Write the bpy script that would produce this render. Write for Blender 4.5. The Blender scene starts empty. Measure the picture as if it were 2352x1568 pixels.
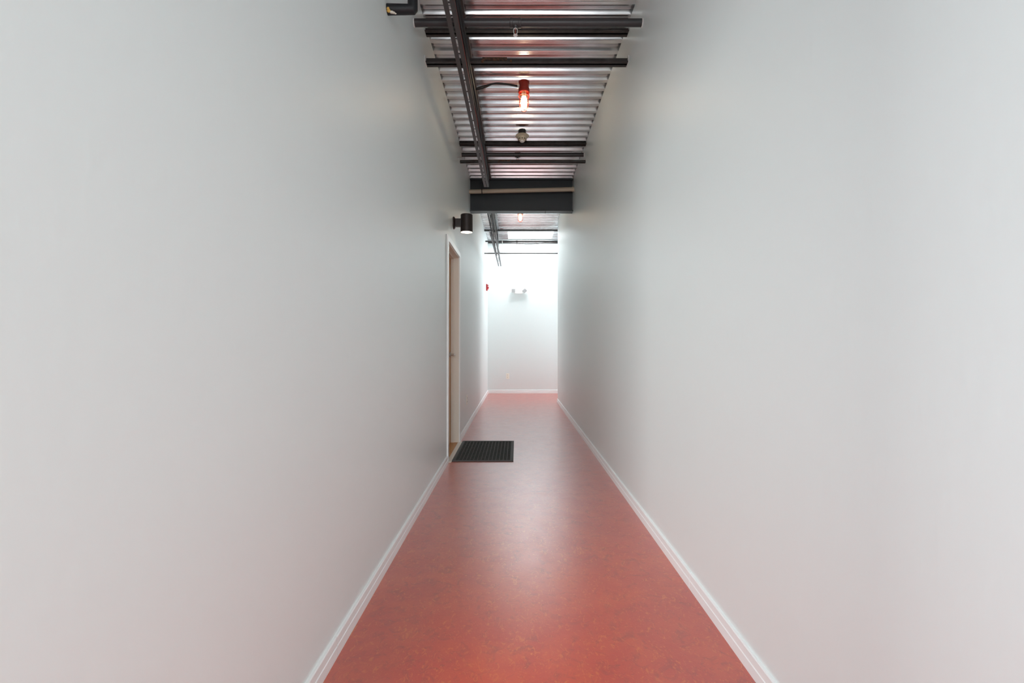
import bpy, bmesh, math, random
from mathutils import Vector, Matrix

random.seed(7)
S = bpy.context.scene
C = bpy.context.collection
PI = math.pi

# ------------------------------------------------------------------ camera
F, W, H = 1090.0, 2352, 1568
VX, VY, CH = 1187.0, 786.0, 1.15
cd = bpy.data.cameras.new('camera')
cam = bpy.data.objects.new('camera', cd)
C.objects.link(cam)
cd.sensor_width = 36.0
cd.lens = F / W * 36.0
cd.shift_x = -(VX - W / 2) / W
cd.shift_y = (VY - H / 2) / W
cd.clip_start = 0.05
cam.location = (0, 0, CH)
cam.rotation_euler = (PI / 2, 0, 0)
S.camera = cam

# ------------------------------------------------------------------ light
world = bpy.data.worlds.new('world')
S.world = world
world.use_nodes = True
bgn = world.node_tree.nodes['Background']
bgn.inputs[0].default_value = (0.86, 0.93, 1.0, 1)
bgn.inputs[1].default_value = 0.6


def area(name, loc, rot, sx, sy, power, col=(1, 1, 1), spread=PI):
    l = bpy.data.lights.new(name, 'AREA')
    l.shape = 'RECTANGLE'
    l.size, l.size_y = sx, sy
    l.energy = power
    l.color = col
    l.spread = spread
    o = bpy.data.objects.new(name, l)
    o.location = loc
    o.rotation_euler = rot
    C.objects.link(o)
    return o


area('skylight_daylight', (0.295, 10.25, 3.64), (0, 0, 0), 0.94, 0.58, 26, (0.98, 0.985, 0.99), 3.1)
area('added_back_fill', (0.08, -3.7, 2.35), (PI / 2 - 0.25, 0, 0), 1.5, 1.5, 38, (1.0, 0.985, 0.97), 2.0)  # added source behind the camera, lights the near walls and floor
area('added_side_fill', (-0.84, -0.25, 1.30), (0, -PI / 2 + 0.35, 0.45), 1.7, 1.1, 4.0, (0.98, 0.99, 1.0), 2.2)  # added fill beside the camera, brightens the near right wall
area('added_oblique_fill', (-2.40, -4.4, 2.25), (PI / 2 - 0.20, 0, -0.40), 2.0, 1.2, 128, (1.0, 0.99, 0.98), 1.6)  # added source outside, aimed to brighten the middle of the right wall
area('added_bay_fill', (2.72, 9.9, 1.75), (0, PI / 2, 0), 1.5, 1.0, 12, (0.96, 0.98, 1.0), 2.6)  # added fill from the unseen side of the bay, brightens the far end

vs = S.view_settings
vs.view_transform = 'Standard'
vs.look = 'None'
vs.gamma = 1.0
vs.use_curve_mapping = False
vs.exposure = 0.95
S.cycles.max_bounces = 14
S.cycles.diffuse_bounces = 12
S.cycles.glossy_bounces = 6
S.cycles.transparent_max_bounces = 12
S.cycles.sample_clamp_indirect = 6.0
S.cycles.use_denoising = True


# ------------------------------------------------------------------ materials
def lin(r, g, b):
    f = lambda c: (c / 255 / 12.92) if c / 255 <= 0.04045 else ((c / 255 + 0.055) / 1.055) ** 2.4
    return (f(r), f(g), f(b), 1)


def mat(name, col, rough=0.5, metal=0.0, spec=0.5, bump=None, vary=None, emit=None, coat=0.0):
    m = bpy.data.materials.new(name)
    m.use_nodes = True
    nt = m.node_tree
    b = nt.nodes['Principled BSDF']
    b.inputs['Base Color'].default_value = col
    b.inputs['Roughness'].default_value = rough
    b.inputs['Metallic'].default_value = metal
    b.inputs['Specular IOR Level'].default_value = spec
    b.inputs['Coat Weight'].default_value = coat
    if emit:
        b.inputs['Emission Color'].default_value = emit[0]
        b.inputs['Emission Strength'].default_value = emit[1]
    tc = nt.nodes.new('ShaderNodeTexCoord')
    if vary:
        n = nt.nodes.new('ShaderNodeTexNoise')
        n.inputs['Scale'].default_value = vary[1]
        n.inputs['Detail'].default_value = 5
        nt.links.new(tc.outputs['Object'], n.inputs['Vector'])
        r = nt.nodes.new('ShaderNodeValToRGB')
        r.color_ramp.elements[0].position = 0.35
        r.color_ramp.elements[1].position = 0.65
        r.color_ramp.elements[0].color = vary[0]
        r.color_ramp.elements[1].color = col
        nt.links.new(n.outputs['Fac'], r.inputs['Fac'])
        nt.links.new(r.outputs['Color'], b.inputs['Base Color'])
    if bump:
        n = nt.nodes.new('ShaderNodeTexNoise')
        n.inputs['Scale'].default_value = bump[0]
        n.inputs['Detail'].default_value = 3
        mp = nt.nodes.new('ShaderNodeMapping')
        mp.inputs['Scale'].default_value = bump[2] if len(bump) > 2 else (1, 1, 1)
        nt.links.new(tc.outputs['Object'], mp.inputs['Vector'])
        nt.links.new(mp.outputs['Vector'], n.inputs['Vector'])
        bp = nt.nodes.new('ShaderNodeBump')
        bp.inputs['Strength'].default_value = bump[1]
        bp.inputs['Distance'].default_value = 0.01
        nt.links.new(n.outputs['Fac'], bp.inputs['Height'])
        nt.links.new(bp.outputs['Normal'], b.inputs['Normal'])
    return m


def floor_material():
    m = bpy.data.materials.new('red_marbled_linoleum')
    m.use_nodes = True
    nt = m.node_tree
    N, L = nt.nodes, nt.links
    b = N['Principled BSDF']
    tc = N.new('ShaderNodeTexCoord')

    def noise(scale, det, dist, off, stretch=(1, 1, 1)):
        mp = N.new('ShaderNodeMapping')
        mp.inputs['Location'].default_value = off
        mp.inputs['Scale'].default_value = stretch
        n = N.new('ShaderNodeTexNoise')
        n.inputs['Scale'].default_value = scale
        n.inputs['Detail'].default_value = det
        n.inputs['Roughness'].default_value = 0.6
        n.inputs['Distortion'].default_value = dist
        L.new(tc.outputs['Object'], mp.inputs['Vector'])
        L.new(mp.outputs['Vector'], n.inputs['Vector'])
        return n

    def ramp(n, p0, p1):
        r = N.new('ShaderNodeValToRGB')
        r.color_ramp.elements[0].position = p0
        r.color_ramp.elements[1].position = p1
        L.new(n.outputs['Fac'], r.inputs['Fac'])
        return r

    def mix(f, a, c):
        x = N.new('ShaderNodeMix')
        x.data_type = 'RGBA'
        L.new(f, x.inputs['Factor'])
        if isinstance(a, tuple):
            x.inputs['A'].default_value = a
        else:
            L.new(a, x.inputs['A'])
        x.inputs['B'].default_value = c
        return x.outputs['Result']

    def mul(a, c):
        x = N.new('ShaderNodeMath')
        x.operation = 'MULTIPLY'
        L.new(a, x.inputs[0])
        if isinstance(c, float):
            x.inputs[1].default_value = c
        else:
            L.new(c, x.inputs[1])
        return x.outputs[0]

    patch = ramp(noise(5.0, 4, 0.6, (3, 1, 0)), 0.40, 0.62)
    dark = ramp(noise(16.0, 6, 1.2, (0, 7, 0)), 0.52, 0.72)
    wisp = ramp(noise(38.0, 7, 2.2, (5, 5, 0), (1.0, 0.55, 1)), 0.56, 0.66)
    fleck = ramp(noise(70.0, 5, 1.5, (9, 2, 0)), 0.62, 0.70)
    brown = ramp(noise(30.0, 6, 2.0, (1, 8, 0)), 0.60, 0.70)
    c = mix(patch.outputs['Color'], (0.47, 0.042, 0.021, 1), (0.52, 0.062, 0.024, 1))
    c = mix(mul(dark.outputs['Color'], 0.7), c, (0.27, 0.028, 0.018, 1))
    c = mix(mul(brown.outputs['Color'], 0.45), c, (0.20, 0.035, 0.02, 1))
    c = mix(mul(wisp.outputs['Color'], 0.8), c, (0.60, 0.145, 0.035, 1))
    c = mix(mul(fleck.outputs['Color'], 0.75), c, (0.66, 0.22, 0.06, 1))
    L.new(c, b.inputs['Base Color'])
    rr = N.new('ShaderNodeMapRange')
    rn = noise(9.0, 6, 0.8, (2, 2, 0))
    L.new(rn.outputs['Fac'], rr.inputs['Value'])
    rr.inputs['To Min'].default_value = 0.27
    rr.inputs['To Max'].default_value = 0.40
    L.new(rr.outputs['Result'], b.inputs['Roughness'])
    b.inputs['Specular IOR Level'].default_value = 0.8
    b.inputs['Coat Weight'].default_value = 1.0
    b.inputs['Coat IOR'].default_value = 1.75
    L.new(rr.outputs['Result'], b.inputs['Coat Roughness'])
    bn = noise(60.0, 4, 0.4, (4, 4, 0))
    bp = N.new('ShaderNodeBump')
    bp.inputs['Strength'].default_value = 0.12
    bp.inputs['Distance'].default_value = 0.004
    L.new(bn.outputs['Fac'], bp.inputs['Height'])
    L.new(bp.outputs['Normal'], b.inputs['Normal'])
    return m


def wood_material():
    m = bpy.data.materials.new('honey_wood')
    m.use_nodes = True
    nt = m.node_tree
    N, L = nt.nodes, nt.links
    b = N['Principled BSDF']
    tc = N.new('ShaderNodeTexCoord')
    mp = N.new('ShaderNodeMapping')
    mp.inputs['Scale'].default_value = (20, 20, 1.2)
    n = N.new('ShaderNodeTexNoise')
    n.inputs['Scale'].default_value = 2.0
    n.inputs['Detail'].default_value = 6
    r = N.new('ShaderNodeValToRGB')
    r.color_ramp.elements[0].position = 0.3
    r.color_ramp.elements[1].position = 0.7
    r.color_ramp.elements[0].color = (0.46, 0.21, 0.06, 1)
    r.color_ramp.elements[1].color = (0.66, 0.34, 0.12, 1)
    L.new(tc.outputs['Object'], mp.inputs['Vector'])
    L.new(mp.outputs['Vector'], n.inputs['Vector'])
    L.new(n.outputs['Fac'], r.inputs['Fac'])
    L.new(r.outputs['Color'], b.inputs['Base Color'])
    b.inputs['Roughness'].default_value = 0.4
    return m


def clear_material(name, col, clear):
    m = bpy.data.materials.new(name)
    m.use_nodes = True
    nt = m.node_tree
    N, L = nt.nodes, nt.links
    N.remove(N['Principled BSDF'])
    t = N.new('ShaderNodeBsdfTransparent')
    t.inputs[0].default_value = col
    g = N.new('ShaderNodeBsdfGlossy')
    g.inputs['Roughness'].default_value = 0.15
    x = N.new('ShaderNodeMixShader')
    x.inputs[0].default_value = 1 - clear
    L.new(t.outputs[0], x.inputs[1])
    L.new(g.outputs[0], x.inputs[2])
    L.new(x.outputs[0], N['Material Output'].inputs['Surface'])
    return m


M = {}
M['wall'] = mat('satin_grey_wall_paint', (0.785, 0.850, 0.845, 1), 0.42, bump=(38, 0.06, (1, 1, 0.25)))
M['trim'] = mat('white_trim_paint', (0.90, 0.93, 0.93, 1), 0.35, bump=(90, 0.03))
M['floor'] = floor_material()
M['deck'] = mat('galvanised_steel', (0.80, 0.82, 0.84, 1), 0.20, metal=0.95,
                vary=((0.68, 0.69, 0.71, 1), 6))
M['slab'] = mat('dark_roof_underside', (0.03, 0.028, 0.027, 1), 0.9)
M['beam'] = mat('charcoal_steel_paint', (0.036, 0.045, 0.050, 1), 0.40, bump=(30, 0.05))
M['pipe'] = mat('dark_grey_pipe_paint', (0.040, 0.040, 0.042, 1), 0.38, bump=(60, 0.05))
M['chord'] = mat('worn_black_steel', (0.040, 0.036, 0.035, 1), 0.5, vary=((0.018, 0.014, 0.013, 1), 14), bump=(50, 0.15))
M['rail'] = mat('grey_steel_rail', (0.055, 0.050, 0.050, 1), 0.45, bump=(70, 0.05))
M['rail_light'] = mat('pale_galvanised_rail', (0.20, 0.21, 0.22, 1), 0.5)
M['brown'] = mat('brown_raceway_paint', (0.045, 0.028, 0.025, 1), 0.5)
M['cable'] = mat('black_cable_jacket', (0.006, 0.007, 0.010, 1), 0.55)
M['cable_grey'] = mat('grey_cable_jacket', (0.16, 0.15, 0.145, 1), 0.5)
M['cable_red'] = mat('red_cable_jacket', (0.35, 0.03, 0.02, 1), 0.5)
M['tan'] = mat('tan_pipe_plastic', (0.55, 0.46, 0.35, 1), 0.45)
M['foam_y'] = mat('yellow_foam', (0.65, 0.40, 0.10, 1), 0.9, bump=(80, 0.5))
M['foam_w'] = mat('cream_plaster', (0.75, 0.70, 0.60, 1), 0.9, bump=(80, 0.5))
M['caulk'] = mat('white_caulk', (0.72, 0.72, 0.70, 1), 0.8, bump=(120, 0.6))
M['red'] = mat('red_enamel', (0.30, 0.018, 0.008, 1), 0.35)
M['glass'] = clear_material('lamp_jar_glass', (1.0, 0.93, 0.80, 1), 0.93)
M['pane'] = clear_material('skylight_glass', (0.98, 0.99, 1.0, 1), 0.95)
M['bulb'] = mat('glowing_bulb', (1, 1, 1, 1), 0.5, emit=((1.0, 0.84, 0.62, 1), 28))
M['socket'] = mat('cream_lamp_socket', (0.75, 0.62, 0.42, 1), 0.5)
M['bronze'] = mat('dark_bronze_paint', (0.020, 0.012, 0.011, 1), 0.38, bump=(90, 0.05))
M['lens'] = mat('lit_sconce_lens', (0.95, 0.92, 0.86, 1), 0.5, emit=((1.0, 0.87, 0.70, 1), 2.6))
M['cream'] = mat('cream_plastic', (0.66, 0.60, 0.47, 1), 0.4)
M['white'] = mat('white_plastic', (0.86, 0.86, 0.85, 1), 0.35)
M['ivory'] = mat('ivory_outlet_plastic', (0.90, 0.89, 0.80, 1), 0.4)
M['grid'] = mat('pale_grey_lens', (0.40, 0.41, 0.42, 1), 0.4)
M['slot'] = mat('dark_slot', (0.03, 0.03, 0.03, 1), 0.6)
M['alarm'] = mat('red_alarm_plastic', (0.55, 0.03, 0.04, 1), 0.35)
M['chrome'] = mat('brushed_nickel', (0.62, 0.60, 0.57, 1), 0.28, metal=1.0)
M['frame_w'] = mat('pale_sprinkler_metal', (0.75, 0.74, 0.71, 1), 0.4, metal=0.2)
M['wood'] = wood_material()
M['sill'] = mat('cream_threshold', (0.80, 0.75, 0.67, 1), 0.45)
M['rubber'] = mat('charcoal_rubber', (0.085, 0.085, 0.082, 1), 0.7, bump=(200, 0.4))
M['carpet'] = mat('charcoal_mat_carpet', (0.060, 0.058, 0.055, 1), 0.95, vary=((0.025, 0.034, 0.032, 1), 60), bump=(300, 0.8))
M['rust'] = mat('rusty_steel', (0.10, 0.045, 0.02, 1), 0.8, vary=((0.03, 0.02, 0.015, 1), 60), bump=(120, 0.6))


# ------------------------------------------------------------------ helpers
def tag(o, label=None, cat=None, group=None, kind=None):
    if label: o['label'] = label
    if cat: o['category'] = cat
    if group: o['group'] = group
    if kind: o['kind'] = kind
    return o


def obj(name, bm, m, parent=None, smooth=False):
    me = bpy.data.meshes.new(name)
    bmesh.ops.recalc_face_normals(bm, faces=bm.faces)
    bm.to_mesh(me)
    bm.free()
    me.materials.append(M[m])
    if smooth:
        for p in me.polygons:
            p.use_smooth = True
        try:
            me.set_sharp_from_angle(angle=math.radians(35))
        except Exception:
            pass
    o = bpy.data.objects.new(name, me)
    C.objects.link(o)
    if parent:
        o.parent = parent
    return o


def empty(name, loc=(0, 0, 0)):
    o = bpy.data.objects.new(name, None)
    o.empty_display_size = 0.1
    o.location = loc
    C.objects.link(o)
    return o


def hexa(bm, pts):
    v = [bm.verts.new(p) for p in pts]
    for f in ((0, 3, 2, 1), (4, 5, 6, 7), (0, 1, 5, 4), (1, 2, 6, 5), (2, 3, 7, 6), (3, 0, 4, 7)):
        bm.faces.new([v[i] for i in f])
    return v


def box(bm, x0, x1, y0, y1, z0, z1, bev=0.0):
    v = hexa(bm, [(x0, y0, z0), (x1, y0, z0), (x1, y1, z0), (x0, y1, z0),
                  (x0, y0, z1), (x1, y0, z1), (x1, y1, z1), (x0, y1, z1)])
    if bev > 0:
        es = {e for a in v for e in a.link_edges}
        bmesh.ops.bevel(bm, geom=list(es), offset=bev, segments=2, affect='EDGES', profile=0.6)


def NB():
    return bmesh.new()


def tube(bm, pts, r, n=12, caps=True):
    """sweep a circle of radius r (a number or one per point) along pts"""
    pts = [Vector(p) for p in pts]
    rs = r if isinstance(r, (list, tuple)) else [r] * len(pts)
    rings = []
    up = None
    for i, p in enumerate(pts):
        if i == 0: d = pts[1] - pts[0]
        elif i == len(pts) - 1: d = pts[-1] - pts[-2]
        else: d = (pts[i + 1] - pts[i]).normalized() + (pts[i] - pts[i - 1]).normalized()
        d.normalize()
        if up is None:
            up = Vector((0, 0, 1)) if abs(d.z) < 0.9 else Vector((1, 0, 0))
        a = d.cross(up)
        a.normalize()
        b = a.cross(d)
        b.normalize()
        up = b
        rings.append([bm.verts.new(p + rs[i] * (a * math.cos(2 * PI * k / n) + b * math.sin(2 * PI * k / n))) for k in range(n)])
    for i in range(len(rings) - 1):
        for k in range(n):
            bm.faces.new((rings[i][k], rings[i][(k + 1) % n], rings[i + 1][(k + 1) % n], rings[i + 1][k]))
    if caps:
        bm.faces.new(rings[0])
        bm.faces.new(rings[-1])


def lathe(bm, prof, c=(0, 0, 0), n=32, axis='z'):
    """revolve (radius, height) pairs about an axis through c"""
    rings = []
    for r, h in prof:
        ring = []
        if r < 1e-6:
            p = {'z': (0, 0, h), 'x': (h, 0, 0), 'y': (0, h, 0)}[axis]
            ring = [bm.verts.new(Vector(c) + Vector(p))]
        else:
            for k in range(n):
                a = 2 * PI * k / n
                u, v = r * math.cos(a), r * math.sin(a)
                p = {'z': (u, v, h), 'x': (h, u, v), 'y': (u, h, v)}[axis]
                ring.append(bm.verts.new(Vector(c) + Vector(p)))
        rings.append(ring)
    for a, b in zip(rings, rings[1:]):
        for k in range(n):
            k2 = (k + 1) % n
            if len(a) == 1 and len(b) == 1: continue
            if len(a) == 1: bm.faces.new((a[0], b[k], b[k2]))
            elif len(b) == 1: bm.faces.new((a[k], a[k2], b[0]))
            else: bm.faces.new((a[k], a[k2], b[k2], b[k]))
    if len(rings[0]) > 1: bm.faces.new(rings[0])
    if len(rings[-1]) > 1: bm.faces.new(rings[-1])


def ringtube(bm, c, R, r, n=28, m=6):
    pts = [[Vector(c) + Vector(((R + r * math.cos(2 * PI * j / m)) * math.cos(2 * PI * i / n),
                                (R + r * math.cos(2 * PI * j / m)) * math.sin(2 * PI * i / n),
                                r * math.sin(2 * PI * j / m))) for j in range(m)] for i in range(n)]
    vs_ = [[bm.verts.new(p) for p in row] for row in pts]
    for i in range(n):
        for j in range(m):
            bm.faces.new((vs_[i][j], vs_[(i + 1) % n][j], vs_[(i + 1) % n][(j + 1) % m], vs_[i][(j + 1) % m]))


def smooth_curve(pts, k=6):
    """Catmull-Rom through pts"""
    P = [Vector(p) for p in pts]
    P = [2 * P[0] - P[1]] + P + [2 * P[-1] - P[-2]]
    out = []
    for i in range(1, len(P) - 2):
        for s in range(k):
            t = s / k
            a, b, c, d = P[i - 1], P[i], P[i + 1], P[i + 2]
            out.append(0.5 * ((2 * b) + (c - a) * t + (2 * a - 5 * b + 4 * c - d) * t * t + (3 * b - a - 3 * c + d) * t ** 3))
    out.append(P[-2])
    return out


def XL(y): return -0.672 + 0.0015 * y       # face of the left wall
def XR(y): return 0.831 - 0.0053 * y        # face of the right wall


ZC = 3.475      # underside of the steel deck
YE = 10.72      # face of the wall at the end
YF = -2.25      # face of the wall behind the camera
YR = 9.08       # where the right wall ends
XA = 2.60       # far side of the bay to the right
ZS = 3.52       # underside of the roof slab


def copy_tree(o, parent=None):
    c = o.copy()
    C.objects.link(c)
    c.parent = parent
    for ch in list(o.children):
        copy_tree(ch, c)
    return c


# ------------------------------------------------------------------ the setting
bm = NB()
box(bm, -1.6, XA + 0.2, YF - 0.15, YE + 0.15, -0.10, 0.0)
tag(obj('floor', bm, 'floor'), kind='structure')


def wall_seg(bm, fn, sgn, y0, y1, z0, z1, t0=0.0, t1=0.13):
    a0, a1 = fn(y0), fn(y1)
    hexa(bm, [(a0 + sgn * t0, y0, z0), (a0 + sgn * t1, y0, z0), (a1 + sgn * t1, y1, z0), (a1 + sgn * t0, y1, z0),
              (a0 + sgn * t0, y0, z1), (a0 + sgn * t1, y0, z1), (a1 + sgn * t1, y1, z1), (a1 + sgn * t0, y1, z1)])


DY0, DY1, DZ = 4.555, 5.435, 2.125    # door opening
bm = NB()
wall_seg(bm, XL, -1, YF, -0.925, 0, ZC)
wall_seg(bm, XL, -1, -0.925, 0.425, 2.55, ZC)
wall_seg(bm, XL, -1, -0.925, 0.425, 0, 0.30)
wall_seg(bm, XL, -1, 0.425, DY0, 0, ZC)
wall_seg(bm, XL, -1, DY0, DY1, DZ, ZC)
wall_seg(bm, XL, -1, DY1, YE + 0.13, 0, ZC)
wall_seg(bm, XL, -1, YF, YE + 0.13, ZC, ZS, 0.085, 0.13)
tag(obj('wall_left', bm, 'wall'), kind='structure')
bm = NB()
wall_seg(bm, XR, 1, YF, YR, 0, ZC)
wall_seg(bm, XR, 1, YF, YR, ZC, ZS, 0.085, 0.13)
tag(obj('wall_right', bm, 'wall'), kind='structure')
bm = NB()
box(bm, XL(YE), XA, YE, YE + 0.13, 0, ZC)
box(bm, XL(YE), XA, YE + 0.085, YE + 0.13, ZC, ZS)
tag(obj('wall_end', bm, 'wall'), kind='structure')
bm = NB()
box(bm, XR(YR) + 0.13, XA, YR - 0.13, YR, 0, ZS)
for q in ((YR - 0.13, 9.35, 0, ZS), (10.45, YE + 0.13, 0, ZS), (9.35, 10.45, 0, 0.95), (9.35, 10.45, 2.55, ZS)):
    box(bm, XA, XA + 0.13, *q)
tag(obj('wall_bay', bm, 'wall'), kind='structure')
bm = NB()
box(bm, -0.675, -0.45, YF - 0.13, YF, 0, ZS)
box(bm, 0.62, 0.843, YF - 0.13, YF, 0, ZS)
box(bm, -0.45, 0.62, YF - 0.13, YF, 2.75, ZS)
tag(obj('wall_front', bm, 'wall'), kind='structure')

# unseen windows behind and beside the viewpoint, added to light the near walls
w2 = tag(empty('added_window_2', (0.085, YF - 0.06, 0)), kind='structure')
bm = NB()
for a in ((-0.535, -0.485, 0, 2.75), (0.485, 0.535, 0, 2.75), (-0.485, 0.485, 0, 0.06), (-0.485, 0.485, 2.69, 2.75)):
    box(bm, a[0], a[1], -0.03, 0.03, a[2], a[3])
obj('added_window_frame', bm, 'trim', w2)
bm = NB()
box(bm, -0.485, 0.485, -0.004, 0.004, 0.06, 2.69)
obj('pane', bm, 'pane', w2)
w3 = tag(empty('added_window_3', (XL(-0.25) - 0.065, -0.25, 0)), kind='structure')  # added opening out of view, lets the oblique fill reach the right wall
bm = NB()
for a in ((-0.675, -0.625, 0.3, 2.55), (0.625, 0.675, 0.3, 2.55), (-0.625, 0.625, 0.3, 0.35), (-0.625, 0.625, 2.5, 2.55)):
    box(bm, -0.03, 0.03, a[0], a[1], a[2], a[3])
obj('added_window_frame', bm, 'trim', w3)
bm = NB()
box(bm, -0.004, 0.004, -0.625, 0.625, 0.35, 2.5)
obj('pane', bm, 'pane', w3)

w4 = tag(empty('added_window_4', (XA + 0.065, 9.9, 0.95)), kind='structure')  # unseen bay window, added to go with the fill at the far end
bm = NB()
for a in ((-0.55, -0.51, 0, 1.6), (0.51, 0.55, 0, 1.6), (-0.51, 0.51, 0, 0.04), (-0.51, 0.51, 1.56, 1.6)):
    box(bm, -0.03, 0.03, *a)
obj('added_window_frame', bm, 'trim', w4)
bm = NB()
box(bm, -0.004, 0.004, -0.51, 0.51, 0.04, 1.56)
obj('pane', bm, 'pane', w4)

# ------------------------------------------------------------------ ceiling: roof slab + corrugated steel deck sheets
SX0, SX1, SY0, SY1 = -0.18, 0.77, 9.94, 10.65      # skylight opening
bm = NB()
x0, x1 = -0.83, XA + 0.15
FW = 0.0155
box(bm, x0, x1, YF - 0.15, SY0 - FW, ZS, ZS + 0.08)
box(bm, x0, SX0 - FW, SY0 - FW, SY1 + FW, ZS, ZS + 0.08)
box(bm, SX1 + FW, x1, SY0 - FW, SY1 + FW, ZS, ZS + 0.08)
box(bm, x0, x1, SY1 + FW, YE + 0.15, ZS, ZS + 0.08)
ceiling = tag(obj('ceiling', bm, 'slab'), kind='structure')

P_, D_ = 0.1408, 0.035
WB, WW = 0.043, 0.012     # bottom flat, horizontal run of a web
TF = P_ - WB - 2 * WW
PH = 4.2335 - 0.0         # middle of one bottom flat


def deck_profile(y0, nrib):
    pts = []
    y = y0
    for k in range(nrib):
        b = y + WB / 2
        c = b + WW
        d = c + TF
        pts += [(y, 0.0), (y + 0.004, 0.0025), (y + 0.008, 0.0), (b - 0.003, 0), (b, 0.003), (c, D_ - 0.003), (c + 0.003, D_),
                (c + TF * 0.35, D_), (c + TF * 0.42, D_ - 0.004), (c + TF * 0.58, D_ - 0.004), (c + TF * 0.65, D_),
                (d - 0.003, D_), (d, D_ - 0.003), (d + WW, 0.003), (d + WW + 0.003, 0)]
        y += P_
    pts.append((y - 0.0015, 0))
    return pts


def deck_sheet(y0, nrib, xa, xb, ylo=None, yhi=None):
    prof = [p for p in deck_profile(y0, nrib) if (ylo is None or p[0] >= ylo) and (yhi is None or p[0] <= yhi)]
    bm = NB()
    rows = []
    for x in (xa, xb):
        lo = [bm.verts.new((x, p[0], ZC + p[1])) for p in prof]
        hi = [bm.verts.new((x, p[0], ZC + p[1] + 0.0018)) for p in prof]
        rows.append((lo, hi))
    (l0, h0), (l1, h1) = rows
    n = len(prof)
    for i in range(n - 1):
        bm.faces.new((l0[i], l0[i + 1], l1[i + 1], l1[i]))
        bm.faces.new((h0[i], h1[i], h1[i + 1], h0[i + 1]))
        bm.faces.new((l0[i], h0[i], h0[i + 1], l0[i + 1]))
        bm.faces.new((l1[i], l1[i + 1], h1[i + 1], h1[i]))
    bm.faces.new((l0[0], l1[0], h1[0], h0[0]))
    bm.faces.new((l0[-1], h0[-1], h1[-1], l1[-1]))
    return obj('deck_sheet', bm, 'deck', ceiling)


SH = 6 * P_
k = -8
while True:
    y0 = PH + k * SH
    if y0 > YE: break
    y1 = y0 + SH
    if y1 < YF + 0.2:
        k += 1
        continue
    if y1 < YR:
        deck_sheet(y0, 6, XL(y0) - 0.08, XR(y0) + 0.08)
    elif y1 < SY0:
        deck_sheet(y0, 6, XL(y0) - 0.08, XA)
    else:
        hi = YE + 0.08
        if y0 < SY0 - 0.03:
            deck_sheet(y0, 6, XL(y0) - 0.08, XA, None, SY0)
        deck_sheet(y0, 6, XL(y0) - 0.08, SX0, max(y0, SY0), hi)
        deck_sheet(y0, 6, SX1, XA, max(y0, SY0), hi)
    k += 1

# skylight
sk = tag(empty('window_1', ((SX0 + SX1) / 2, (SY0 + SY1) / 2, ZC)), kind='structure')
hx, hy = (SX1 - SX0) / 2, (SY1 - SY0) / 2
bm = NB()
box(bm, -hx - 0.015, hx + 0.015, -hy - 0.015, -hy, -0.004, 0.235)
box(bm, -hx - 0.015, hx + 0.015, hy, hy + 0.015, -0.004, 0.235)
box(bm, -hx - 0.015, -hx, -hy, hy, -0.004, 0.235)
box(bm, hx, hx + 0.015, -hy, hy, -0.004, 0.235)
obj('skylight_frame', bm, 'trim', sk)
bm = NB()
box(bm, -hx, hx, -hy, hy, 0.140, 0.146)
obj('pane', bm, 'pane', sk)


# ------------------------------------------------------------------ baseboards (boards joined end to end)
BT, BH = 0.012, 0.074


def board(parent, p0, p1, nrm, first=False):
    """one length of two-step baseboard between p0 and p1 (on the wall face); nrm points into the room"""
    prof = [(0, 0), (BT + 0.0025, 0), (BT + 0.0025, BH * 0.52), (BT, BH * 0.56), (BT, BH - 0.004), (BT - 0.003, BH), (0, BH)]
    bm = NB()
    n = Vector((nrm[0], nrm[1], 0))
    ends = []
    for p in (p0, p1):
        ends.append([bm.verts.new(Vector((p[0], p[1], 0)) + n * a + Vector((0, 0, z))) for a, z in prof])
    m = len(prof)
    for i in range(m):
        bm.faces.new((ends[0][i], ends[0][(i + 1) % m], ends[1][(i + 1) % m], ends[1][i]))
    bm.faces.new(ends[0])
    bm.faces.new(ends[1])
    return obj('board', bm, 'trim', parent)


bl = tag(empty('baseboard_left', (0, 0, 0)), kind='structure')
for y0, y1 in ((YF, -0.7), (-0.698, 1.735), (1.7372, 4.494), (5.495, 7.9), (7.902, YE)):
    board(bl, (XL(y0), y0), (XL(y1), y1), (1, 0))
br = tag(empty('baseboard_right', (0, 0, 0)), kind='structure')
for y0, y1 in ((YF, -0.2), (-0.198, 2.215), (2.2172, 4.60), (4.602, 7.0), (7.002, YR)):
    board(br, (XR(y0), y0), (XR(y1), y1), (-1, 0))
board(br, (XR(YR) - 0.012, YR), (XR(YR) + 0.13, YR), (0, 1))
be = tag(empty('baseboard_end', (0, 0, 0)), kind='structure')
board(be, (XL(YE) + BT, YE), (1.1, YE), (0, -1))
board(be, (1.102, YE), (XA, YE), (0, -1))

# thin dark angle where the deck meets the end wall
bm = NB()
box(bm, XL(YE) + 0.01, 0.93, YE - 0.03, YE, 3.385, 3.410)
tag(obj('trim_1', bm, 'chord'), kind='structure')

# ------------------------------------------------------------------ door in the left wall
xw = XL(5.0)
dr = tag(empty('door_1', (xw, (DY0 + DY1) / 2, 0)), kind='structure')
yo = (DY0 + DY1) / 2


def dbox(name, m, x0, x1, y0, y1, z0, z1, bev=0.0, parent=None, off=(0, 0, 0)):
    bm = NB()
    box(bm, x0 - xw - off[0], x1 - xw - off[0], y0 - yo - off[1], y1 - yo - off[1], z0, z1, bev)
    return obj(name, bm, m, parent or dr)


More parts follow.
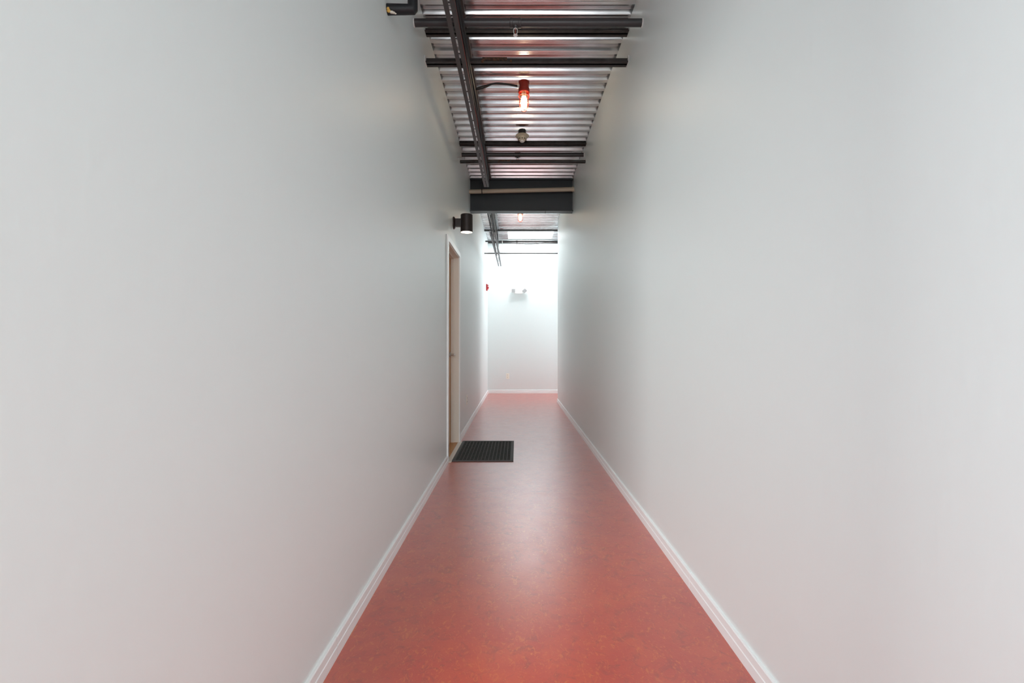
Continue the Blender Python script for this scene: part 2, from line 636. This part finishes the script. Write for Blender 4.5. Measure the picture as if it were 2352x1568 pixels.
CT = 0.014
dbox('casing', 'trim', xw, xw + CT, DY0 - 0.06, DY0 + 0.004, 0.0, DZ + 0.052, 0.002)
dbox('casing', 'trim', xw, xw + CT, DY1 - 0.004, DY1 + 0.055, 0.0, DZ + 0.052, 0.002)
dbox('casing', 'trim', xw, xw + CT, DY0 + 0.004, DY1 - 0.004, DZ - 0.002, DZ + 0.052, 0.002)
dbox('jamb', 'sill', xw - 0.13, xw + 0.002, DY0 - 0.012, DY0 + 0.010, 0, DZ)
dbox('jamb', 'sill', xw - 0.13, xw + 0.002, DY1 - 0.010, DY1 + 0.012, 0, DZ)
dbox('jamb', 'sill', xw - 0.13, xw + 0.002, DY0 + 0.010, DY1 - 0.010, DZ - 0.012, DZ + 0.004)
dbox('door_stop', 'sill', xw - 0.088, xw - 0.052, DY0 + 0.010, DY0 + 0.022, 0, DZ - 0.012)
dbox('door_stop', 'sill', xw - 0.088, xw - 0.052, DY1 - 0.022, DY1 - 0.010, 0, DZ - 0.012)
dbox('door_stop', 'sill', xw - 0.088, xw - 0.052, DY0 + 0.022, DY1 - 0.022, DZ - 0.026, DZ - 0.012)
leaf = dbox('door_leaf', 'wood', xw - 0.126, xw - 0.090, DY0 + 0.013, DY1 - 0.013, 0.012, DZ - 0.016)
dbox('sill', 'wood', xw - 0.13, xw - 0.008, DY0 + 0.010, DY1 - 0.010, 0.0, 0.008)
dbox('threshold', 'sill', xw - 0.008, xw + 0.037, DY0 - 0.02, DY1 + 0.02, 0.0, 0.009, 0.003)
xl, yh, zh = -0.090, DY1 - 0.09 - yo, 1.012
bm = NB()
lathe(bm, [(0.030, 0.0), (0.030, 0.006), (0.026, 0.010), (0.012, 0.012), (0.011, 0.050), (0.0, 0.052)], (xl, yh, zh), 24, 'x')
rose = obj('handle', bm, 'chrome', dr, True)
bm = NB()
tube(bm, smooth_curve([(xl + 0.045, yh + 0.008, zh), (xl + 0.056, yh - 0.01, zh), (xl + 0.060, yh - 0.05, zh - 0.001), (xl + 0.058, yh - 0.105, zh - 0.003)], 5),
     0.0095, 12)
obj('lever', bm, 'chrome', rose, True)

# ------------------------------------------------------------------ door mat
mt = empty('doormat', (-0.330, 5.038, 0))
tag(mt, 'charcoal ribbed doormat lying on the red floor at the wooden door', 'doormat')
hw, hl = 0.297, 0.4625
bm = NB()
box(bm, -hw, hw, -hl, hl, 0.0, 0.006, 0.002)
obj('base', bm, 'rubber', mt)
bm = NB()
for (a, b, c, d) in ((-hw, hw, -hl, -hl + 0.022), (-hw, hw, hl - 0.022, hl), (-hw, -hw + 0.022, -hl + 0.022, hl - 0.022), (hw - 0.022, hw, -hl + 0.022, hl - 0.022)):
    box(bm, a, b, c, d, 0.005, 0.0105, 0.0015)
obj('border', bm, 'rubber', mt)
bm = NB()
nx = 15
px_ = (2 * hw - 0.056) / nx
for i in range(nx):
    x = -hw + 0.028 + i * px_
    y = -hl + 0.028
    while y < hl - 0.034:
        ln = random.uniform(0.010, 0.016)
        box(bm, x + 0.0045, x + px_ - 0.0045, y, min(y + ln, hl - 0.028), 0.005, 0.010 + random.uniform(0, 0.0015))
        y += ln + 0.004
tag(obj('pile_ribs', bm, 'carpet', mt), kind='stuff')

# ------------------------------------------------------------------ steel beam and the pipe in front of it
BY0, BY1, BZ0, BZ1 = 6.665, 6.805, 2.995, 3.452
bx0, bx1 = XL(6.7), XR(6.8)
sb = empty('steel_beam', (0.06, (BY0 + BY1) / 2, BZ0))
tag(sb, 'deep charcoal painted steel beam spanning the corridor under the deck', 'beam')
sx0, sx1 = bx0 - 0.06 + 0.002, bx1 - 0.06 - 0.002
hb = (BY1 - BY0) / 2
hh = BZ1 - BZ0
for nm, z0, z1 in (('bottom_flange', 0, 0.013), ('top_flange', hh - 0.013, hh)):
    bm = NB()
    box(bm, sx0, sx1, -hb, hb, z0, z1, 0.002)
    obj(nm, bm, 'beam', sb)
bm = NB()
box(bm, sx0, sx1, -0.006, 0.006, 0.013, hh - 0.013)
obj('web', bm, 'beam', sb)
bm = NB()
tube(bm, [(0.40 - 0.06, -hb + 0.01, -0.002), (0.40 - 0.06, -hb - 0.008, 0.004), (0.40 - 0.06, -hb - 0.008, 0.02)], 0.003, 8)
tube(bm, [(0.34, -hb + 0.02, 0.0), (0.34, -hb + 0.005, -0.02), (0.342, -hb + 0.012, -0.035)], 0.003, 8)
obj('wire_hook', bm, 'chord', sb, True)

tp = empty('drain_pipe', (0.06, 6.60, 3.262))
tag(tp, 'tan plastic pipe running across the face of the dark steel beam', 'pipe')
bm = NB()
tube(bm, [(XL(6.6) - 0.06, 0, -0.017), (XR(6.6) - 0.06, 0, 0.016)], 0.029, 24)
obj('pipe', bm, 'tan', tp, True)
bm = NB()
tube(bm, [(XR(6.6) - 0.06 - 0.028, 0, 0.0155), (XR(6.6) - 0.06, 0, 0.016)], 0.033, 24)
obj('end_socket', bm, 'tan', tp, True)
bm = NB()
xs = -0.484 - 0.06
tube(bm, [(xs - 0.006, 0, -0.013), (xs + 0.006, 0, -0.0128)], 0.032, 24)
tube(bm, [(xs, 0, 0.015), (xs, 0, 3.455 - 3.262)], 0.004, 8)
obj('hanger_strap', bm, 'chord', tp, True)


# ------------------------------------------------------------------ sprinkler pipes
def sprinkler_pipe(y, z, r, xc, label, big=True, pendant=True):
    t = empty('sprinkler_pipe', (xc, y, z))
    tag(t, label, 'pipe', 'grey sprinkler pipes crossing under the deck')
    a, b = XL(y) - xc, XR(y) - xc
    if y > YR: b = XA - xc
    bm = NB()
    tube(bm, [(a, 0, 0), (b, 0, 0)], r, 24)
    obj('pipe', bm, 'pipe', t, True)
    bm = NB()
    k = r / 0.024
    hwid = 0.032 * k + 0.004
    lathe(bm, [(r + 0.001, -hwid), (r + 0.006, -hwid + 0.002), (r + 0.006, -hwid + 0.018), (r + 0.0045, -hwid + 0.020), (r + 0.0045, hwid - 0.020),
               (r + 0.006, hwid - 0.018), (r + 0.006, hwid - 0.002), (r + 0.001, hwid)], (0, 0, 0), 24, 'x')
    tube(bm, [(0, 0, -r * 0.6), (0, 0, -r - 0.006), (0, 0, -r - 0.012)], [0.018 * k, 0.016 * k, 0.011 * k], 16)
    obj('coupling', bm, 'pipe', t, True)
    for s, x in ((1, a), (-1, b)):
        if y > YR and s < 0: continue
        bm = NB()
        lathe(bm, [(r, 0.0), (r + 0.0035, 0.0), (r + 0.003, s * 0.004), (r, s * 0.006)], (x, 0, 0), 20, 'x')
        obj('caulk_ring', bm, 'caulk', t)
    if pendant:
        h = tag(empty('sprinkler_head', (0, 0, 0)))
        bpy.data.objects.remove(h)
        zt = -r - 0.010
        bm = NB()
        loop = [(0.006, 0, zt), (0.0115, 0, zt - 0.006), (0.0125, 0, zt - 0.020), (0.010, 0, zt - 0.034), (0.0, 0, zt - 0.041),
                (-0.010, 0, zt - 0.034), (-0.0125, 0, zt - 0.020), (-0.0115, 0, zt - 0.006), (-0.006, 0, zt)]
        tube(bm, smooth_curve(loop, 3), 0.0022, 8)
        tube(bm, [(0, 0, zt + 0.004), (0, 0, zt - 0.004)], 0.009, 12)
        lathe(bm, [(0.0, zt - 0.040), (0.004, zt - 0.041), (0.0145, zt - 0.045), (0.0145, zt - 0.047), (0.0, zt - 0.047)], (0, 0, 0), 20)
        hd = obj('sprinkler_head', bm, 'frame_w' if big else 'pipe', t, True)
        bm = NB()
        tube(bm, [(0, 0, zt - 0.004), (0, 0, zt - 0.038)], 0.0022, 8)
        obj('fusible_link', bm, 'red', hd)
    return t


sprinkler_pipe(3.08, 3.223, 0.0245, -0.0085, 'grey sprinkler pipe nearest the camera, white sprinkler head hanging from its coupling')
sprinkler_pipe(5.66, 3.385, 0.0235, 0.010, 'grey sprinkler pipe between the cream smoke detector and the deep beam', big=False)
sprinkler_pipe(9.87, 3.25, 0.015, 0.0, 'thin grey sprinkler pipe just in front of the skylight', big=False)


# ------------------------------------------------------------------ joist chords
def chord_bm(bm, x0, x1, z, w, h, t=0.005, flip=1):
    for s in (-1, 1):
        box(bm, x0, x1, min(0.004 * s, s * w), max(0.004 * s, s * w), z, z + t)
        box(bm, x0, x1, min(0.004 * s, s * (0.004 + t)), max(0.004 * s, s * (0.004 + t)), z, z + h)


def joist(y, zt, zb, label, wb=0.036, hb_=0.040, rust=None):
    t = empty('roof_joist', (0.06, y, zb))
    tag(t, label, 'joist', 'black steel roof joists across the corridor')
    a, b = XL(y) - 0.06, XR(y) - 0.06
    if y > YR: b = XA - 0.06
    bm = NB()
    chord_bm(bm, a, b, zt - zb, 0.038, 0.036)
    obj('top_chord', bm, 'chord', t)
    bm = NB()
    chord_bm(bm, a, b, 0, wb, hb_)
    obj('bottom_chord', bm, 'chord', t)
    for s, x in ((1, a), (-1, b)):
        if y > YR and s < 0: continue
        bm = NB()
        x2 = x + s * 0.006
        box(bm, min(x, x2), max(x, x2), -wb - 0.003, wb + 0.003, -0.003, hb_ + 0.004, 0.002)
        obj('caulk_patch', bm, 'caulk', t)
    if rust:
        bm = NB()
        box(bm, rust[0], rust[1], -wb - 0.004, -0.008, hb_ * 0.2, hb_ * 0.75, 0.004)
        box(bm, rust[0] - 0.01, rust[0] + 0.01, -wb - 0.006, -wb + 0.01, -0.006, 0.006, 0.002)
        box(bm, rust[1] + 0.02, rust[1] + 0.035, -wb - 0.006, -wb + 0.01, -0.004, 0.010, 0.002)
        obj('rusty_splice', bm, 'rust', t)
    return t


joist(3.47, 3.405, 3.182, 'black steel joist just behind the nearest grey sprinkler pipe', rust=(-0.31, -0.13))
joist(5.50, 3.448 - 0.012, 3.232, 'black steel joist running behind the cream smoke detector', wb=0.026, hb_=0.026, rust=(-0.27, -0.14))
joist(9.62, 3.405, 2.945, 'slim dark steel joist near the pale end wall by the skylight', wb=0.014, hb_=0.018)


# ------------------------------------------------------------------ cable tray rails
def tray(name, label, pL, pR, z, h, m, wid=0.027, tie=0.12, extra=True):
    """two rails; pL, pR = ((x,y),(x,y)) centre lines"""
    o = ((pL[0][0] + pR[0][0]) / 2, pL[0][1], z)
    t = empty(name, o)
    tag(t, label, 'cable tray', 'steel cable trays along the ceiling')
    for p in (pL, pR):
        bm = NB()
        (xa, ya), (xb, yb) = p
        w = wid / 2
        # L section: flat foot plus upright web on the outer side
        s = -1 if p is pL else 1
        hexa(bm, [(xa - w - o[0], ya - o[1], 0), (xa + w - o[0], ya - o[1], 0), (xb + w - o[0], yb - o[1], 0), (xb - w - o[0], yb - o[1], 0),
                  (xa - w - o[0], ya - o[1], 0.004), (xa + w - o[0], ya - o[1], 0.004), (xb + w - o[0], yb - o[1], 0.004), (xb - w - o[0], yb - o[1], 0.004)])
        u0, u1 = (-w, -w + 0.004) if s < 0 else (w - 0.004, w)
        hexa(bm, [(xa + u0 - o[0], ya - o[1], 0.004), (xa + u1 - o[0], ya - o[1], 0.004), (xb + u1 - o[0], yb - o[1], 0.004), (xb + u0 - o[0], yb - o[1], 0.004),
                  (xa + u0 - o[0], ya - o[1], h), (xa + u1 - o[0], ya - o[1], h), (xb + u1 - o[0], yb - o[1], h), (xb + u0 - o[0], yb - o[1], h)])
        obj('rail', bm, m, t)
    L_ = pL[1][1] - pL[0][1]
    n = max(2, int(L_ / tie))
    r0 = None
    for i in range(n + 1):
        f = i / n
        y = pL[0][1] + L_ * f - o[1]
        y = min(y, L_ - 0.012)
        xa = pL[0][0] + (pL[1][0] - pL[0][0]) * f - o[0]
        xb = pR[0][0] + (pR[1][0] - pR[0][0]) * f - o[0]
        bm = NB()
        box(bm, xa, xb, y, y + 0.012, 0.0045, 0.008)
        obj('rung', bm, m, t)
    return t


tray('cable_tray', 'dark grey steel cable tray between the viewer and the deep beam, cables riding on it',
     ((-0.432, -1.5), (-0.401, 6.02)), ((-0.383, -1.5), (-0.366, 6.02)), 3.118, 0.041, 'rail', 0.029, 0.16)
tray('cable_tray', 'pale galvanised cable tray beyond the deep beam, ending before the end wall',
     ((-0.4057, 7.25), (-0.400, 10.50)), ((-0.335, 7.25), (-0.352, 10.50)), 2.83, 0.035, 'rail_light', 0.027, 0.30)
for (xx, yy, zz, lb) in ((-0.407, 7.45, 2.834, 'threaded rod holding the far cable tray just beyond the beam'),
                         (-0.375, 9.75, 2.834, 'threaded rod holding the far cable tray beside the skylight')):
    r = empty('hanger_rod', (xx, yy, zz))
    tag(r, lb, 'rod')
    bm = NB()
    tube(bm, [(0, 0, -0.02), (0, 0, ZC - zz)], 0.004, 8)
    obj('rod', bm, 'rail_light', r)
    bm = NB()
    lathe(bm, [(0.009, -0.016), (0.009, -0.006)], (0, 0, 0), 6)
    lathe(bm, [(0.009, 0.004), (0.009, 0.013)], (0, 0, 0), 6)
    obj('nut', bm, 'rail_light', r)

# cables lying beside and above the tray
specs = [(-0.358, 3.150, 0.010, 'cable', 'thick black cable beside the right rail of the dark tray'),
         (-0.349, 3.178, 0.011, 'cable', 'black cable riding highest beside the dark cable tray'),
         (-0.372, 3.190, 0.009, 'cable', 'slim black cable above the right rail of the dark tray'),
         (-0.3615, 3.126, 0.002, 'cable_red', 'thin red wire along the right rail of the dark tray')]
for i, (cx, cz, cr, cm, lb) in enumerate(specs):
    bm = NB()
    pts = []
    y = -1.4
    while y < 5.95:
        pts.append((cx + random.uniform(-0.004, 0.004) + 0.0015 * max(0, y), y, cz + random.uniform(-0.003, 0.003)))
        y += 0.33
    tube(bm, smooth_curve(pts, 4), cr, 8)
    o = obj('cable', bm, cm, None, True)
    tag(o, lb, 'cable', 'cables on the dark tray')

# bundle of cables between the beam and the far tray
for i, (dx, cr, cm, lb) in enumerate(((-0.055, 0.012, 'cable', 'thick black cable dropping beyond the beam, leftmost of the bundle'),
                                      (-0.028, 0.009, 'cable_grey', 'grey cable beyond the beam, second from left in the bundle'),
                                      (-0.004, 0.012, 'cable', 'black cable in the middle of the bundle beyond the beam'),
                                      (0.022, 0.013, 'cable_grey', 'thick grey cable beyond the beam at the right of the bundle'),
                                      (0.045, 0.008, 'cable', 'thin black cable beyond the beam, rightmost of the bundle'))):
    bm = NB()
    x = -0.392 + dx
    end = (8.95, 9.3, 9.1, 9.25, 8.9)[i]
    ex = (-0.413, -0.393, -0.336, -0.357, -0.345)[i]
    pts = [(x, 6.83, 3.15), (x, 7.3, 3.14), (x, 7.9, 3.13), (x + 0.004, 8.35, 3.08), ((x + ex) / 2, 8.62, 2.96),
           (ex, end - 0.12, 2.85 + cr), (ex, end, 2.845 + cr)]
    tube(bm, smooth_curve(pts, 5), cr, 8)
    o = obj('cable', bm, cm, None, True)
    tag(o, lb, 'cable', 'cable bundle beyond the beam')

# raceways at the deck
bm = NB()
box(bm, -0.397, -0.363, -1.6, 6.72, ZC - 0.033, ZC - 0.001, 0.002)
tag(obj('raceway', bm, 'brown'), 'brown square raceway under the deck, right of the dark cable tray', 'raceway')
bm = NB()
tube(bm, smooth_curve([(-0.365, 6.84, 3.452), (-0.375, 7.4, 3.45), (-0.372, 8.4, 3.45), (-0.378, 9.2, 3.45), (-0.376, 9.62, 3.452), (-0.365, 9.73, 3.452), (-0.335, 9.78, 3.452), (-0.28, 9.79, 3.452)], 5), 0.013, 12)
o = obj('conduit', bm, 'rail_light', None, True)
tag(o, 'pale conduit under the deck beyond the beam, bending right before the skylight', 'conduit')
bm = NB()
tube(bm, smooth_curve([(-0.36, 9.86, 3.235), (-0.2, 9.86, 3.23), (0.0, 9.86, 3.205), (0.22, 9.86, 3.19), (0.45, 9.86, 3.20), (0.62, 9.86, 3.232), (0.80, 9.86, 3.235)], 6), 0.006, 8)
tag(obj('cable', bm, 'cable_grey', None, True), 'sagging grey cable hung beneath the thin pipe at the skylight', 'cable')

# small beam clamp by the far tray
bc = empty('pipe_clamp', (-0.300, 9.87, 3.25))
tag(bc, 'small pale clamp on the thin pipe beside the far cable tray', 'clamp')
bm = NB()
box(bm, -0.010, 0.010, -0.022, 0.022, -0.022, 0.022, 0.003)
obj('jaw', bm, 'frame_w', bc)
bm = NB()
tube(bm, [(0, -0.01, -0.02), (0.006, -0.01, -0.075)], 0.006, 8)
obj('hook', bm, 'frame_w', bc)

# black elbow pipe at top left
ep = empty('elbow_pipe', (XL(2.45), 2.45, 2.868))
tag(ep, 'black elbow pipe coming out of the left wall and turning up', 'pipe')
bm = NB()
re = 0.0265
tube(bm, [(0.0, 0, 0), (0.129, 0, 0), (0.131, 0, 0.003), (0.131, 0, ZC - 2.868 - 0.002)], [re, re, re, re], 20)
obj('pipe', bm, 'cable', ep, True)
bm = NB()
for (x, yy, z, s) in ((0.012, -0.018, -0.019, 0.010), (0.010, -0.022, -0.010, 0.008)):
    bmesh.ops.create_icosphere(bm, subdivisions=2, radius=s, matrix=Matrix.Translation((x, yy, z)) @ Matrix.Diagonal((1, 0.7, 1, 1)))
obj('yellow_foam', bm, 'foam_y', ep, True)
bm = NB()
for (x, yy, z, s) in ((0.026, -0.014, -0.024, 0.010), (0.035, -0.012, -0.025, 0.008), (0.044, -0.008, -0.027, 0.005)):
    bmesh.ops.create_icosphere(bm, subdivisions=2, radius=s, matrix=Matrix.Translation((x, yy, z)) @ Matrix.Diagonal((1.1, 0.8, 0.7, 1)))
obj('plaster_patch', bm, 'foam_w', ep, True)


# ------------------------------------------------------------------ caged lamps
def caged_lamp(x, y):
    t = empty('caged_lamp', (x, y, ZC))
    bm = NB()
    lathe(bm, [(0.048, 0.0), (0.048, -0.012), (0.043, -0.016), (0.043, -0.062), (0.050, -0.066), (0.051, -0.094), (0.046, -0.100), (0.040, -0.100), (0.040, -0.085), (0.0, -0.085)], (0, 0, 0), 32)
    base = obj('lamp_base', bm, 'red', t, True)
    bm = NB()
    tube(bm, [(-0.040, -0.006, -0.040), (-0.060, -0.010, -0.038)], 0.011, 12)
    obj('cable_gland', bm, 'frame_w', base, True)
    bm = NB()
    lathe(bm, [(0.036, -0.088), (0.037, -0.150), (0.036, -0.215), (0.031, -0.232), (0.020, -0.244), (0.0, -0.248)], (0, 0, 0), 28)
    obj('glass_jar', bm, 'glass', t, True)
    bm = NB()
    lathe(bm, [(0.020, -0.086), (0.020, -0.130), (0.014, -0.134), (0.0, -0.134)], (0, 0, 0), 20)
    obj('socket', bm, 'socket', t, True)
    bm = NB()
    lathe(bm, [(0.0, -0.136), (0.016, -0.137), (0.024, -0.146), (0.027, -0.165), (0.027, -0.205), (0.022, -0.226), (0.010, -0.237), (0.0, -0.239)], (0, 0, 0), 24)
    obj('bulb', bm, 'bulb', t, True)
    g = NB()
    for k in range(6):
        a = PI / 6 + k * PI / 3
        c, s = math.cos(a), math.sin(a)
        tube(g, [(0.045 * c, 0.045 * s, -0.096), (0.046 * c, 0.046 * s, -0.15), (0.043 * c, 0.043 * s, -0.215), (0.034 * c, 0.034 * s, -0.243), (0.019 * c, 0.019 * s, -0.258)], 0.0022, 6)
    ringtube(g, (0, 0, -0.128), 0.048, 0.0030)
    ringtube(g, (0, 0, -0.190), 0.046, 0.0018)
    ringtube(g, (0, 0, -0.258), 0.019, 0.0026)
    obj('wire_guard', g, 'red', t, True)
    return t


c1 = caged_lamp(0.064, 4.24)
tag(c1, 'lit red caged jar lamp on the deck nearest the camera', 'lamp', 'red caged ceiling lamps')
c2 = copy_tree(c1)
c2.location = (0.060, 8.15, ZC)
c2['label'] = 'lit red caged jar lamp glowing beyond the deep steel beam'

# supply cables to the near lamp
for i, (pts, cr, lb) in enumerate((
        ([(-0.372, 4.16, 3.363), (-0.33, 4.18, 3.395), (-0.26, 4.2, 3.425), (-0.181, 4.2, 3.442), (-0.085, 4.21, 3.440), (-0.03, 4.22, 3.436), (0.004, 4.23, 3.434)], 0.0072, 'black cable arching from the raceway into the near red lamp'),
        ([(-0.372, 4.15, 3.358), (-0.32, 4.15, 3.366), (-0.27, 4.17, 3.392), (-0.235, 4.18, 3.416), (-0.19, 4.185, 3.430), (-0.09, 4.195, 3.429), (-0.03, 4.21, 3.425), (0.004, 4.225, 3.427)], 0.0066, 'lower black cable looping from the raceway to the near red lamp'))):
    bm = NB()
    tube(bm, smooth_curve(pts, 6), cr, 8)
    tag(obj('lamp_cable', bm, 'cable', None, True), lb, 'cable', 'cables feeding the near red lamp')

# smoke detector
sd = empty('smoke_detector', (0.059, 5.20, ZC))
tag(sd, 'cream smoke detector on a dark box under the deck', 'smoke detector')
bm = NB()
lathe(bm, [(0.042, 0), (0.042, -0.045), (0.038, -0.052), (0, -0.052)], (0, 0, 0), 8)
obj('junction_box', bm, 'pipe', sd)
bm = NB()
lathe(bm, [(0.040, -0.050), (0.066, -0.055), (0.074, -0.062), (0.074, -0.069), (0.066, -0.075), (0.050, -0.078), (0.049, -0.092), (0.044, -0.106), (0.028, -0.118), (0, -0.120)], (0, 0, 0), 40)
obj('housing', bm, 'cream', sd, True)
bm = NB()
for k in range(10):
    a = -PI / 2 + (k - 0.0) * PI / 5
    R = Matrix.Rotation(a, 4, 'Z')
    v0 = len(bm.verts)
    box(bm, 0.040, 0.0485, -0.005, 0.005, -0.108, -0.100)
    bm.verts.ensure_lookup_table()
    for v in bm.verts[v0:]:
        v.co = R @ v.co
obj('vent_slots', bm, 'slot', sd)
bm = NB()
lathe(bm, [(0.026, -0.116), (0.026, -0.124), (0.020, -0.130), (0, -0.131)], (0, 0, 0), 24)
obj('cap', bm, 'white', sd, True)

# ------------------------------------------------------------------ wall sconce
ws = empty('wall_sconce', (XL(4.98), 4.98, 2.392))
tag(ws, 'dark bronze cylinder sconce on the left wall above the door', 'sconce')
bm = NB()
lathe(bm, [(0.066, 0.0), (0.066, 0.004), (0.062, 0.012), (0.052, 0.018), (0.048, 0.020), (0, 0.020)], (0, 0, 0.01), 32, 'x')
obj('wall_plate', bm, 'bronze', ws, True)
bm = NB()
box(bm, 0.018, 0.085, -0.030, 0.030, -0.028, 0.052, 0.004)
obj('arm', bm, 'bronze', ws)
bm = NB()
xc_ = 0.138
lathe(bm, [(0.0, 0.098), (0.058, 0.098), (0.063, 0.093), (0.064, -0.088), (0.060, -0.088), (0.060, -0.070), (0.0, -0.070)], (xc_, 0, 0), 40)
obj('lamp_shade', bm, 'bronze', ws, True)
bm = NB()
lathe(bm, [(0.0, -0.080), (0.0595, -0.080), (0.0595, -0.087), (0.0, -0.087)], (xc_, 0, 0), 40)
obj('lens', bm, 'lens', ws, True)

# ------------------------------------------------------------------ emergency light on the end wall
el = empty('emergency_light', (0.03, YE, 2.30))
tag(el, 'white two-headed emergency light high on the end wall', 'emergency light')
bm = NB()
v = hexa(bm, [(-0.085, -0.075, -0.055), (0.105, -0.075, -0.055), (0.105, 0, -0.055), (-0.085, 0, -0.055),
              (-0.075, -0.062, 0.062), (0.095, -0.062, 0.062), (0.110, 0, 0.066), (-0.090, 0, 0.066)])
bmesh.ops.bevel(bm, geom=list({e for a in v for e in a.link_edges}), offset=0.005, segments=2, affect='EDGES')
obj('housing', bm, 'white', el)
for (x, rot, dy) in ((-0.105, 0.0, -0.055), (0.150, -0.75, -0.055)):
    bm = NB()
    box(bm, -0.045, 0.045, -0.03, 0.03, -0.045, 0.045, 0.006)
    hd = obj('lamp_head', bm, 'white', el)
    hd.location = (x, dy, 0.012)
    hd.rotation_euler = (0, rot, 0)
    bm = NB()
    for k in range(4):
        box(bm, -0.036 + k * 0.0205, -0.034 + k * 0.0205 + 0.004, -0.0335, -0.029, -0.036, 0.036)
        box(bm, -0.036, 0.036, -0.0335, -0.029, -0.036 + k * 0.0205, -0.034 + k * 0.0205 + 0.004)
    gr = obj('lens_grid', bm, 'grid', hd)

# fire alarm strobe on the left wall near the end
fa = empty('fire_alarm', (XL(10.2), 10.2, 2.33))
tag(fa, 'red fire alarm strobe on the left wall near the far corner', 'fire alarm')
bm = NB()
box(bm, 0, 0.028, -0.058, 0.058, -0.072, 0.068, 0.004)
obj('wall_box', bm, 'alarm', fa)
bm = NB()
v = hexa(bm, [(0.028, -0.040, -0.050), (0.048, -0.026, -0.036), (0.048, 0.026, -0.036), (0.028, 0.040, -0.050),
              (0.028, -0.040, 0.022), (0.058, -0.026, 0.006), (0.058, 0.026, 0.006), (0.028, 0.040, 0.022)])
obj('horn_cover', bm, 'alarm', fa)
bm = NB()
box(bm, 0.028, 0.048, -0.032, 0.032, 0.034, 0.056, 0.004)
obj('strobe_lens', bm, 'alarm', fa)


# ------------------------------------------------------------------ outlets
def outlet(loc, rotz, label):
    t = empty('wall_outlet', loc)
    t.rotation_euler = (0, 0, rotz)
    tag(t, label, 'outlet')
    bm = NB()
    box(bm, -0.036, 0.036, -0.006, 0, -0.062, 0.062, 0.002)
    obj('cover_plate', bm, 'ivory', t)
    for z in (-0.024, 0.024):
        bm = NB()
        box(bm, -0.017, 0.017, -0.0085, -0.005, z - 0.016, z + 0.016, 0.002)
        s = obj('socket', bm, 'ivory', t)
        bm = NB()
        box(bm, -0.008, -0.005, -0.0095, -0.008, z - 0.003, z + 0.008)
        box(bm, 0.005, 0.008, -0.0095, -0.008, z - 0.003, z + 0.008)
        box(bm, -0.002, 0.002, -0.0095, -0.008, z - 0.011, z - 0.007)
        obj('slots', bm, 'slot', s)
    return t


outlet((-0.206, YE, 0.389), 0, 'ivory outlet low on the end wall')
outlet((XL(6.27), 6.27, 0.392), PI / 2, 'ivory outlet low on the left wall just past the door')
